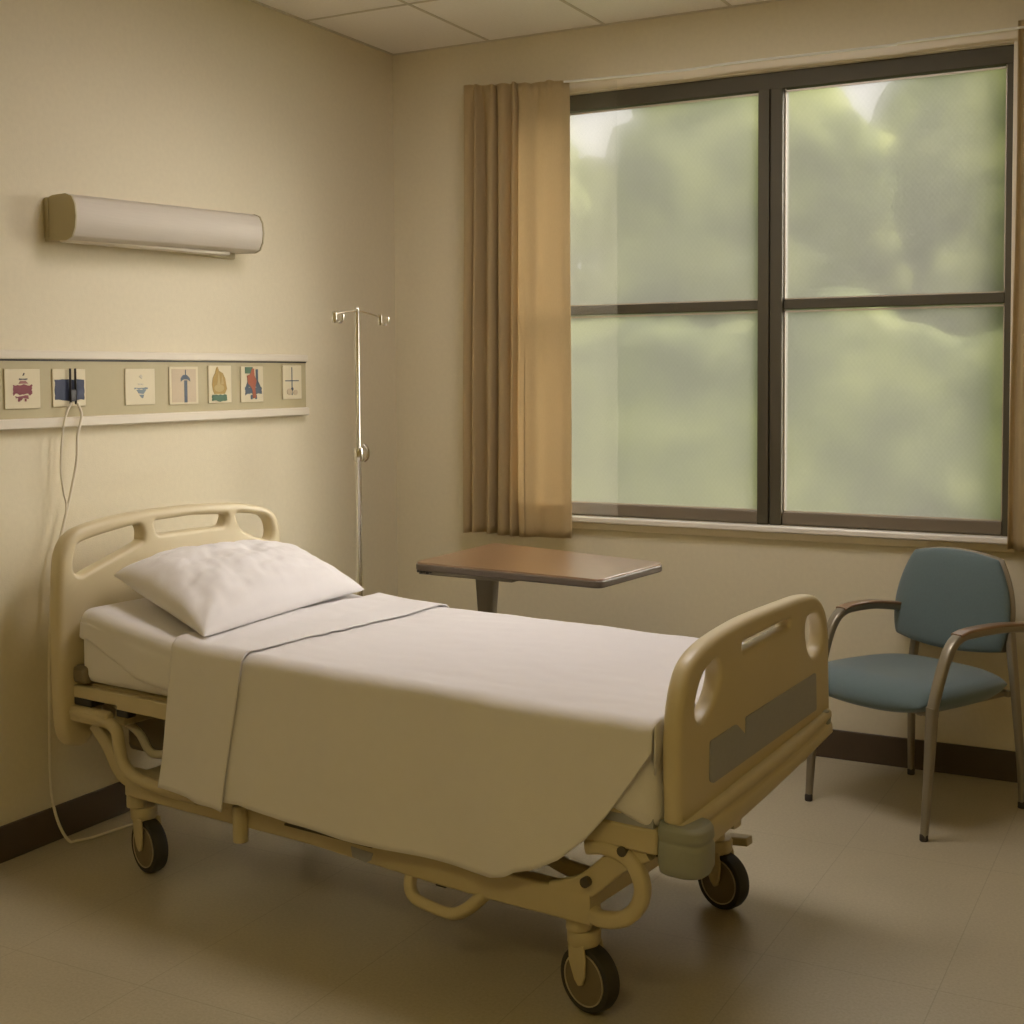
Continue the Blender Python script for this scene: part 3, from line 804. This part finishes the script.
for v in bm.verts:
    a, b, z = v.co; w = (MT-z)/(MT-.47)
    if w > .08:
        sm = min(1, (w-.08)/.35); sm = sm*sm*(3-2*sm)
        side = 1 if (b < MB0+.02) else 0
        # the hem: slack and rising towards the head corner, dropping at the foot
        hem = .530+.045*math.exp(-((a+1.60)/.09)**2)-.02*sin((a+1.5)*5)*.4-.085*math.exp(-((a-.22)/.14)**2)
        v.co.z = z+((MT-(MT-hem)*w)-z)*sm
        out = (.010+.002*math.exp(-((a-.15)/.12)**2))*sm*w*(1+.8*sin(a*14+1)+.5*sin(a*31))
        d = Vector((a-max(MA0+.05, min(MA1-.05, a)), b-max(MB0+.05, min(MB1-.05, b)), 0))
        if d.length > 0: v.co += d.normalized()*out
    v.co.z += raise_(a)+.0035*nz(a, b, z, 5)*(1 if w < .3 else .4)
shift(bm); link('fitted_sheet', bm, 'sheet', mroot, smooth=180, solid=.002)

# top sheet
def hemz(a):
    pts = [(-1.3, .315), (-1.0, .312), (-.93, .318), (-.76, .300), (-.6, .293), (-.387, .293), (-.179, .292), (-.14, .302), (-.113, .318), (-.06, .335), (-.011, .362), (.05, .415), (.098, .472), (.15, .545), (.187, .598), (.205, .625)]
    for (x0, z0), (x1, z1) in zip(pts, pts[1:]):
        if a <= x1: return z0+(z1-z0)*max(0, (a-x0)/(x1-x0))
    return pts[-1][1]

def section(a, near_hem, far_hem, lift, flare, n_side=26, n_top=60):
    """cross-section points from far hem over the top to near hem"""
    zt_ = zt(a)+lift; r = .035; b0, b1 = MB0-lift-.006, MB1+lift+.006
    P = []
    for i in range(10): P.append((b1+.01*(1-i/10), far_hem+(zt_-r-far_hem)*i/10))
    for i in range(6): an = (pi/2)*i/6; P.append((b1-r+r*cos(an), zt_-r+r*sin(an)))
    for i in range(n_top+1): P.append((b1-r+(b0+r-b1+r)*i/n_top, zt_))
    for i in range(1, 7): an = (pi/2)*i/6; P.append((b0+r-r*sin(an), zt_-r+r*cos(an)))
    z1 = zt_-r
    for i in range(1, n_side+1):
        t = i/n_side; P.append((b0-flare*t, z1+(near_hem-z1)*t))
    return P

def sheet_mesh(a0, a1, na, lift, hemf, flaref, farz, wr, seed, foot=False, skew=0):
    bm = bmesh.new(); rows = []
    al = [a0+(a1-a0)*i/na for i in range(na+1)]
    ext = [(a1, 0)]
    for i, a in enumerate(al):
        P = section(a, hemf(a), farz, lift, flaref(a))
        row = []
        n = len(P)
        for j, (b, z) in enumerate(P):
            s = max(0, (zt(a)+lift-z))                    # how far below the top
            side = 1 if b < 0 else -1
            edge = min(1, s*8)
            dz = wr*(.6*nz(a*1.2, b*3, seed, 3)+.35*nz(a*3, b*6, seed+3, 4))*(1-edge)
            db = -side*(.012*sin(a*7+seed)+.008*sin(a*15+2*seed+z*4))*min(1, s*3.2)*(1 if b < .3 else .4)*max(.12, min(1, (.14-a)/.3))
            aa = a+skew*s*(1 if b < .3 else 0)
            row.append(bm.verts.new((aa, b+db*(1 if b < .3 else 1), z+dz)))
        rows.append(row)
    if foot:
        # tuck over the foot end of the mattress
        base = [v for v in rows[-1] if v.co.z > MT-.004]; prev = base
        for da, dzz in ((.001, -.006), (.002, -.02), (.002, -.05), (.002, -.10)):
            row = [bm.verts.new((v.co.x+da, v.co.y, v.co.z+dzz)) for v in base]
            for j in range(len(row)-1): bm.faces.new((prev[j], prev[j+1], row[j+1], row[j]))
            prev = row
    for r0, r1 in zip(rows, rows[1:]):
        for j in range(len(r0)-1): bm.faces.new((r0[j], r0[j+1], r1[j+1], r1[j]))
    return bm
SO = Vector((-.5, CB, MT))
sroot = empty('bed_sheet', BM_ @ SO, BA, 'white top sheet draped over the mattress to below the frame, turned down at the pillow', 'bed sheet')
bm = sheet_mesh(-1.20, .201, 170, .011, hemz, lambda a: .032*max(0, min(1, (.12-a)/.35))+.004, .46, .008, 1, foot=True)
shift(bm, SO); link('top_sheet', bm, 'sheet', sroot, smooth=180, solid=.003)
bandhem = lambda a: .302-.012*((a+1.20)/.25)-(.0 if a < -1.1 else .004*sin(a*40))
bm = sheet_mesh(-1.215, -.955, 50, .0195, bandhem, lambda a: .045-.008*((a+1.2)/.25), .50, .006, 1, skew=-.07)
for v in bm.verts:
    s = max(0, .67-v.co.z)
shift(bm, SO); link('turned_down_band', bm, 'sheet', sroot, smooth=180, solid=.004)

# pillow
def pillow():
    nu, nv = 60, 50; bm = bmesh.new()
    A, Bc, C, D = Vector((-1.130, -.062, .004)), Vector((-1.245, .710, .0)), Vector((-1.60, .71, .052)), Vector((-1.610, .03, .058))
    base = lambda a: zt(a)+.024
    grid = {}
    for side in (1, -1):
        for i in range(nu+1):
            for j in range(nv+1):
                u, v = -1+2*i/nu, -1+2*j/nv
                if side == -1 and (i in (0, nu) or j in (0, nv)): grid[(side, i, j)] = grid[(1, i, j)]; continue
                s, t = (u+1)/2, (v+1)/2
                # edges bow inwards between the corners
                uu = u*(1-.045*(1-v*v)*abs(u)); vv = v*(1-.06*(1-u*u)*abs(v))
                s2, t2 = (uu+1)/2, (vv+1)/2
                p = A*(1-s2)*(1-t2)+Bc*s2*(1-t2)+C*s2*t2+D*(1-s2)*t2
                e = ((1-abs(u)**2.6)*(1-abs(v)**2.4))
                th = max(0, e)**.47
                z0 = base(p.x)+p.z
                wr = .012*nz(u*2, v*2.5, 5, 1.6)+.008*nz(u*4, v*5, 9, 1.3)+.004*nz(u*9, v*4, 3, 1.5)
                # radiating pulls by the near corner
                cr = math.exp(-((u+1)**2+(v+1)**2)/.35)
                wr += .007*cr*sin(9*math.atan2(v+1.02, u+1.02))
                if side == 1: z = z0+.106*th*(1-.12*u)+wr*th
                else: z = z0-.022*th-(p.z-.0)*.75*th
                grid[(side, i, j)] = bm.verts.new((p.x, p.y, max(z, base(p.x)-.002)))
    for side in (1, -1):
        for i in range(nu):
            for j in range(nv):
                q = [grid[(side, i, j)], grid[(side, i+1, j)], grid[(side, i+1, j+1)], grid[(side, i, j+1)]]
                bm.faces.new(q if side == 1 else q[::-1])
    return bm
PO = Vector((-1.37, .33, .70))
pr = empty('pillow', BM_ @ PO, BA, 'plump white pillow leaning on the headboard', 'pillow')
bm = pillow(); shift(bm, PO); link('pillowcase', bm, 'sheet2', pr, smooth=180, subd=1)

# ------------------------------------------------------------------ IV pole
iv = empty('drip_stand', (.30, -.712, 0), label='slim chrome drip stand with two hooks behind the bed', cat='drip stand')
link('pole', lathe([(.0105, .07), (.0105, 1.08), (.0115, 1.085), (.0115, 1.11), (.0085, 1.115), (.0085, 1.61), (.009, 1.615), (.006, 1.62)], 16), 'chrome', iv)
bm = bmesh.new(); tube(bm, [(.0, -.135, 1.592), (.0, -.06, 1.602), (.0, 0, 1.607)], .0035, 8, 5); tube(bm, [(0, 0, 1.607), (0, .07, 1.602), (0, .148, 1.590)], .0035, 8, 5)
link('crossbar', bm, 'chrome', iv)
for y in (-.137, .148):
    bm = bmesh.new(); lathe([(.006, 1.560), (.0095, 1.564), (.0095, 1.596), (.006, 1.600)], 14, origin=(0, y, 0), bm=bm); tube(bm, [(.004, y, 1.568), (.020, y+.004, 1.562), (.030, y+.006, 1.572), (.031, y+.006, 1.590)], .0055, 8, 5)
    link('hook', bm, 'chrome', iv)
bm = bmesh.new(); lathe([(.016, 1.065), (.019, 1.075), (.019, 1.105), (.016, 1.115)], 16, bm=bm); link('collar', bm, 'chrome', iv)
bm = bmesh.new(); sweep(bm, spline([(.012, .012, 1.125), (.022, .020, 1.115), (.026, .023, 1.10), (.024, .022, 1.078), (.014, .014, 1.066)], 4), circ(.006, 8)); link('clamp_lever', bm, 'chrome', iv)
link('base_hub', lathe([(.03, .05), (.032, .06), (.03, .095), (.015, .11)], 20), 'chrome', iv)
for k in range(5):
    an = 2*pi*k/5+.3
    link('leg', T([(.02*cos(an), .02*sin(an), .07), (.12*cos(an), .12*sin(an), .065), (.24*cos(an), .24*sin(an), .05)], .009, 8, 4), 'chrome', iv)
    cm = Matrix.Translation((.24*cos(an), .24*sin(an), .022)) @ Matrix.Rotation(an+.5, 4, 'Z')
    link('wheel', lathe([(.008, -.009), (.021, -.009), (.022, -.006), (.022, .006), (.021, .009), (.008, .009)], 20, 'Y', mtx=cm), 'rubber', iv)

# ------------------------------------------------------------------ overbed table
tb = empty('overbed_table', (.80, -.66, 0), label='brown laminate overbed table on a dark column under the curtain', cat='table')
quad = [(.665-.80, -.921+.66), (1.382-.80, -1.000+.66), (1.423-.80, -.575+.66), (.672-.80, -.369+.66)]
def slab(pl, z0, z1):
    bm = bmesh.new(); a = [bm.verts.new((x, y, z0)) for x, y in pl]; b = [bm.verts.new((x, y, z1)) for x, y in pl]; n = len(pl)
    for j in range(n): bm.faces.new((a[j], a[(j+1) % n], b[(j+1) % n], b[j]))
    bm.faces.new(b); bm.faces.new(a[::-1]); return bm
rq = rounded(quad, .03, 5)
cxy = Vector((sum(p[0] for p in quad)/4, sum(p[1] for p in quad)/4))
link('table_top', slab(rq, .742, .751), 'wood', tb, bevel=.002, smooth=30)
def grow(pl, k): return [tuple(Vector(p)+(Vector(p)-cxy).normalized()*k) for p in pl]
link('edge_band', slab(grow(rq, .003), .722, .746), 'edge', tb, bevel=.005, smooth=30)
link('support_rail', B((-.125, -.235, .704), (.25, .10, .722), Matrix.Rotation(R(-4), 4, 'Z')), 'column', tb, bevel=.004)
bm = bmesh.new()
rs = []
for z, w, d in ((.708, .038, .026), (.66, .036, .025), (.53, .028, .022), (.40, .026, .022), (.10, .026, .022)):
    rs.append([bm.verts.new((x, y, z)) for x, y in rrect(w*2, d*2, .008)])
for r0, r1 in zip(rs, rs[1:]):
    for j in range(len(r0)): bm.faces.new((r0[j], r0[(j+1) % len(r0)], r1[(j+1) % len(r0)], r1[j]))
bm.faces.new(rs[0]); bm.faces.new(rs[-1][::-1])
link('column', bm, 'column', tb, smooth=40)
bm = bmesh.new()
box(bm, (-.03, -.18, .045), (.03, .30, .10)); box(bm, (-.03, -.20, .045), (.62, -.15, .075)); box(bm, (-.03, .25, .045), (.62, .30, .075))
link('base', bm, 'column', tb, bevel=.006)
for x, y in ((0, -.175), (.59, -.175), (0, .275), (.59, .275)):
    link('wheel', lathe([(.006, -.011), (.021, -.011), (.0235, -.007), (.0235, .007), (.021, .011), (.006, .011)], 20, 'Y', mtx=Matrix.Translation((x, y, .0235))), 'rubber', tb)
bm = bmesh.new()
for i in range(5): box(bm, (-.125+i*.012, -.262, .716-.004*(i % 2)), (-.118+i*.012, -.250, .724))
link('adjuster_lever', bm, 'black', tb, bevel=.002)

# ------------------------------------------------------------------ chair
ch = empty('visitor_chair', (2.206, -.39, 0), R(-27.5), 'teal upholstered visitor chair with armrests under the right of the window', 'chair')
def pad(name, hx, hy, hz, prof, mtx, m, n=26, power=3.2, label=None, parent=ch):
    """upholstered cushion: superellipse plan with domed faces"""
    bm = bmesh.new(); g = {}
    for side in (1, -1):
        for i in range(n+1):
            for j in range(n+1):
                u, v = -1+2*i/n, -1+2*j/n
                if side == -1 and (i in (0, n) or j in (0, n)): g[(side, i, j)] = g[(1, i, j)]; continue
                # square to rounded square
                x = u*math.sqrt(1-.24*v*v); y = v*math.sqrt(1-.24*u*u)
                k = 1/ math.sqrt(.70); x *= 1; y *= 1
                px, py = prof(x, y)
                e = max(0, (1-abs(u)**power)*(1-abs(v)**power))**.42
                g[(side, i, j)] = bm.verts.new((px*hx, py*hy, side*hz*e))
    for side in (1, -1):
        for i in range(n):
            for j in range(n):
                q = [g[(side, i, j)], g[(side, i+1, j)], g[(side, i+1, j+1)], g[(side, i, j+1)]]
                bm.faces.new(q if side == 1 else q[::-1])
    for v in bm.verts: v.co = mtx(v.co)
    return link(name, bm, m, parent, smooth=180, subd=1, label=label)
# seat: wider at the front, dished, rounded waterfall front edge
def seatmap(c):
    x, y, z = c
    zz = .400+z
    zz += -.012*math.exp(-((x/.16)**2+((y-.02)/.16)**2))*(z > 0)
    zz += -.018*max(0, (-y-.17)/.08)**1.5
    zz += -.01*(y+.05)
    return Vector((x-.022, y-.028, zz))
pad('seat', .234, .240, .054, lambda x, y: (x*(1.06-.05*y)*1.05, y*1.10), seatmap, 'fabric')
# backrest: broad at mid height, rounded top corners, curved and reclined
RC = R(10)
def backmap(c, off=0):
    x, y, z = c                     # y is height here, z depth
    d = z+off-.35*x*x
    h = y
    return Vector((x-.045, .215+sin(RC)*h-cos(RC)*d*1.0, .634+cos(RC)*h+sin(RC)*d*.3))
bp_ = lambda x, y: (x*(1.04-.13*y-.06*max(0, y)**2-.06*max(0, -y)**2), y*1.12)
pad('backrest', .216, .150, .030, bp_, lambda c: backmap(c), 'fabric', label='teal padded back')
pad('back_shell', .220, .152, .022, bp_, lambda c: backmap(c, -.022), 'shell', label='dull brown back shell')
# legs
def taper(pts, w0, w1, d0, d1):
    n = 14; P = spline(pts, 5); bm = bmesh.new()
    sweep(bm, P, lambda t: rrect(w0+(w1-w0)*t, d0+(d1-d0)*t, .006)); return bm
for sx in (-1, 1):
    # front leg rises into the arm
    pts = [(sx*.225, -.246, .0), (sx*.238, -.244+(.03 if sx < 0 else 0), .20), (sx*.246, -.240+(.065 if sx < 0 else 0), .40)]
    l = link('leg', taper(pts, .020, .030, .020, .030), 'chairleg', ch)
    link('rubber_foot', lathe([(.011, 0), (.0125, .002), (.0125, .018), (.010, .022)], 16, origin=(sx*.225, -.246, 0)), 'rubfoot', l)
    pts = [(sx*.214, .246, .0), (sx*.212, .243, .12), (sx*.202, .232, .30), (sx*.19, .226, .45), (sx*.165, .240, .58)]
    l = link('leg', taper(pts, .018, .026, .020, .030), 'chairleg', ch)
    link('rubber_foot', lathe([(.011, 0), (.0125, .002), (.0125, .018), (.010, .022)], 16, origin=(sx*.214, .246, 0)), 'rubfoot', l)
    # arm support and armrest in one bent bar
    k = .07 if sx < 0 else 0
    pts = [(sx*.246, -.242+k, .385), (sx*.250, -.225+k, .45), (sx*.252, -.195+k, .525), (sx*.252, -.165+k, .570), (sx*.252, -.13+k, .592), (sx*.252, -.085+k, .598), (sx*.250, .04+k*.5, .598), (sx*.244, .16, .588), (sx*.232, .255, .574)]
    bm = bmesh.new(); sweep(bm, spline(pts, 6), lambda t: rrect(.030+.006*min(1, t*2), .026, .008), up=Vector((0, 0, 1)))
    a = link('arm_frame', bm, 'chairleg', ch)
    pts = [(sx*.252, -.14+k, .600), (sx*.252, -.085+k, .609), (sx*.250, .04+k*.5, .609), (sx*.244, .16, .599), (sx*.232, .262, .584)]
    bm = bmesh.new(); sweep(bm, spline(pts, 6), rrect(.040, .010, .004))
    link('armrest', bm, 'arm', ch, label='brown wooden arm top')
bm = bmesh.new(); box(bm, (-.225, -.20, .355), (.225, -.18, .372)); box(bm, (-.19, .205, .352), (.19, .225, .372)); box(bm, (-.18, -.20, .352), (-.16, .225, .372)); box(bm, (.155, -.20, .352), (.175, .225, .372))
link('seat_frame', bm, 'chairleg', ch, bevel=.004)

# ------------------------------------------------------------------ outdoors
GZ = -.45
lawn = struct(link('ground_lawn', B((-16, .4, GZ-.2), (18, 30, GZ)), 'lawn'))
def tree(x, y, h, r, m, label, seed, trunk=True):
    root = empty('broadleaf_tree', (x, y, GZ), label=label, cat='tree', group='trees beyond the window')
    rnd = random.Random(seed)
    bm = bmesh.new()
    blobs = [(0, 0, h-r*.9, r)]
    for k in range(9):
        an = rnd.uniform(0, 2*pi); rr = r*rnd.uniform(.5, .85)
        blobs.append((cos(an)*rr, sin(an)*rr*.7, rnd.uniform(.12*h, h-r*.9), r*rnd.uniform(.45, .68)))
    for bx_, by_, bz_, br in blobs:
        o = Vector((bx_, by_, bz_))
        mt = Matrix.Translation(o)
        res = bmesh.ops.create_icosphere(bm, subdivisions=4, radius=br, matrix=mt)
        for v in res['verts']:
            d = (v.co-o).normalized()
            q = v.co+Vector((seed*3, 0, 0))
            k = 1+.30*noise.noise(q*1.1)+.22*noise.noise(q*2.7)+.10*noise.noise(q*6)
            v.co = o+d*br*k
    link('crown', bm, m, root, smooth=180)
    link('trunk', T([(0, 0, 0), (.05, 0, h*.3), (0, .05, h*.6)], .16, 10, 4), 'bark', root)
specs = [(-5.0, 9.0, 4.7, 1.25, 'leaf1'), (-1.45, 9.0, 4.9, 1.3, 'leaf2'), (1.95, 9.0, 5.0, 1.3, 'leaf1'), (5.4, 9.0, 5.2, 1.2, 'leaf2'),
         (-7.4, 13.5, 6.1, 1.75, 'leaf2'), (-2.9, 13.5, 6.4, 1.75, 'leaf1'), (1.7, 13.5, 6.6, 1.75, 'leaf2'), (6.3, 13.5, 6.9, 1.7, 'leaf1'), (-5.6, 18.5, 6.3, 2.0, 'leaf1'), (-.5, 18.5, 6.9, 2.0, 'leaf2'), (5.6, 18.5, 7.2, 1.9, 'leaf2')]
for i, s in enumerate(specs):
    tree(*s, 'blurred leafy green tree seen through the frosted window', i+1)
# low hedge in front of the trees
bm = rbox_mesh((-7.5, 5.3, GZ), (6.5, 6.4, 1.80), .35, 110, 12, 24)
for v in bm.verts:
    v.co += Vector((0, .28*noise.noise(v.co*1.6), .45*noise.noise(v.co*.9+Vector((4, 0, 0)))+.12*noise.noise(v.co*4)))*(1 if v.co.z > GZ+.2 else 0)
top(link('hedge', bm, 'leaf2', smooth=180), 'pale green hedge running low beyond the frosted window', 'hedge')

# ------------------------------------------------------------------ light
w = bpy.data.worlds.new('sky'); sc.world = w; w.use_nodes = True
bg = w.node_tree.nodes['Background']; bg.inputs['Color'].default_value = (1, .96, .95, 1); bg.inputs['Strength'].default_value = .68

def light(name, kind, loc, rot, energy, col, **kw):
    ld = bpy.data.lights.new(name, kind); ld.energy = energy; ld.color = col
    for k, v in kw.items(): setattr(ld, k, v)
    o = bpy.data.objects.new(name, ld); COL.objects.link(o); o.location = loc; o.rotation_euler = rot; return o
d = Vector((-.68, -.66, -.42)).normalized()
sun = light('sun', 'SUN', (3, 6, 6), d.to_track_quat('-Z', 'Y').to_euler(), 8.5, (1, .94, .88), angle=R(50))
portal = light('sky_portal', 'AREA', ((WX0+WX1)/2, .13, (WZ0+WZ1)/2), (R(-90), 0, 0), 1, (1, 1, 1), shape='RECTANGLE', size=WX1-WX0, size_y=WZ1-WZ0)
portal.data.cycles.is_portal = True

# unseen glowing ceiling panels, added to fill the room with light
em = mat_emit('fill_panel_glow', (1.0, .92, .91), 9.6)
em2 = mat_emit('warm_fill_panel_glow', (1, .83, .37), 8)
for x, y, em, lab in ((1.62, -1.42, em, 'unseen fill light panel added on the ceiling above the foot of the bed'), (2.4, -5.0, em2, 'unseen warm fill light panel added on the ceiling behind the viewpoint')):
    f = empty('added_fill_panel', (x, y, RH), label=lab, cat='fill light', group='added fill light panels')
    link('fill_panel_frame', B((-.61, -.31, -.02), (.61, .31, -.002)), 'trim', f, bevel=.004)
    link('fill_panel_face', B((-.58, -.28, -.026), (.58, .28, -.018)), em, f)

# ------------------------------------------------------------------ camera
cam = bpy.data.cameras.new('camera'); co = bpy.data.objects.new('camera', cam); COL.objects.link(co)
f_px, cy = 1312.535, 437.288; yaw, pitch, roll = -.489090, .0481658, -.0057696
cam.sensor_width = 36; cam.lens = f_px/1024*36; cam.shift_y = (cy-512)/1024
F = Vector((sin(yaw)*cos(pitch), cos(yaw)*cos(pitch), -sin(pitch)))
Rv = Vector((cos(yaw), -sin(yaw), 0)); U = Rv.cross(F)
R2 = Rv*cos(roll)+U*sin(roll); U2 = -Rv*sin(roll)+U*cos(roll)
mw = Matrix((( R2.x, U2.x, -F.x, 3.01292), (R2.y, U2.y, -F.y, -4.62840), (R2.z, U2.z, -F.z, 1.37775), (0, 0, 0, 1)))
co.matrix_world = mw
cam.clip_start = .05
sc.camera = co

sc.view_settings.view_transform = 'Standard'; sc.view_settings.look = 'None'
sc.view_settings.gamma = 1; sc.view_settings.use_curve_mapping = False
sc.view_settings.exposure = 0.24
sc.cycles.max_bounces = 10; sc.cycles.diffuse_bounces = 6; sc.cycles.transparent_max_bounces = 12
sc.cycles.sample_clamp_indirect = 6
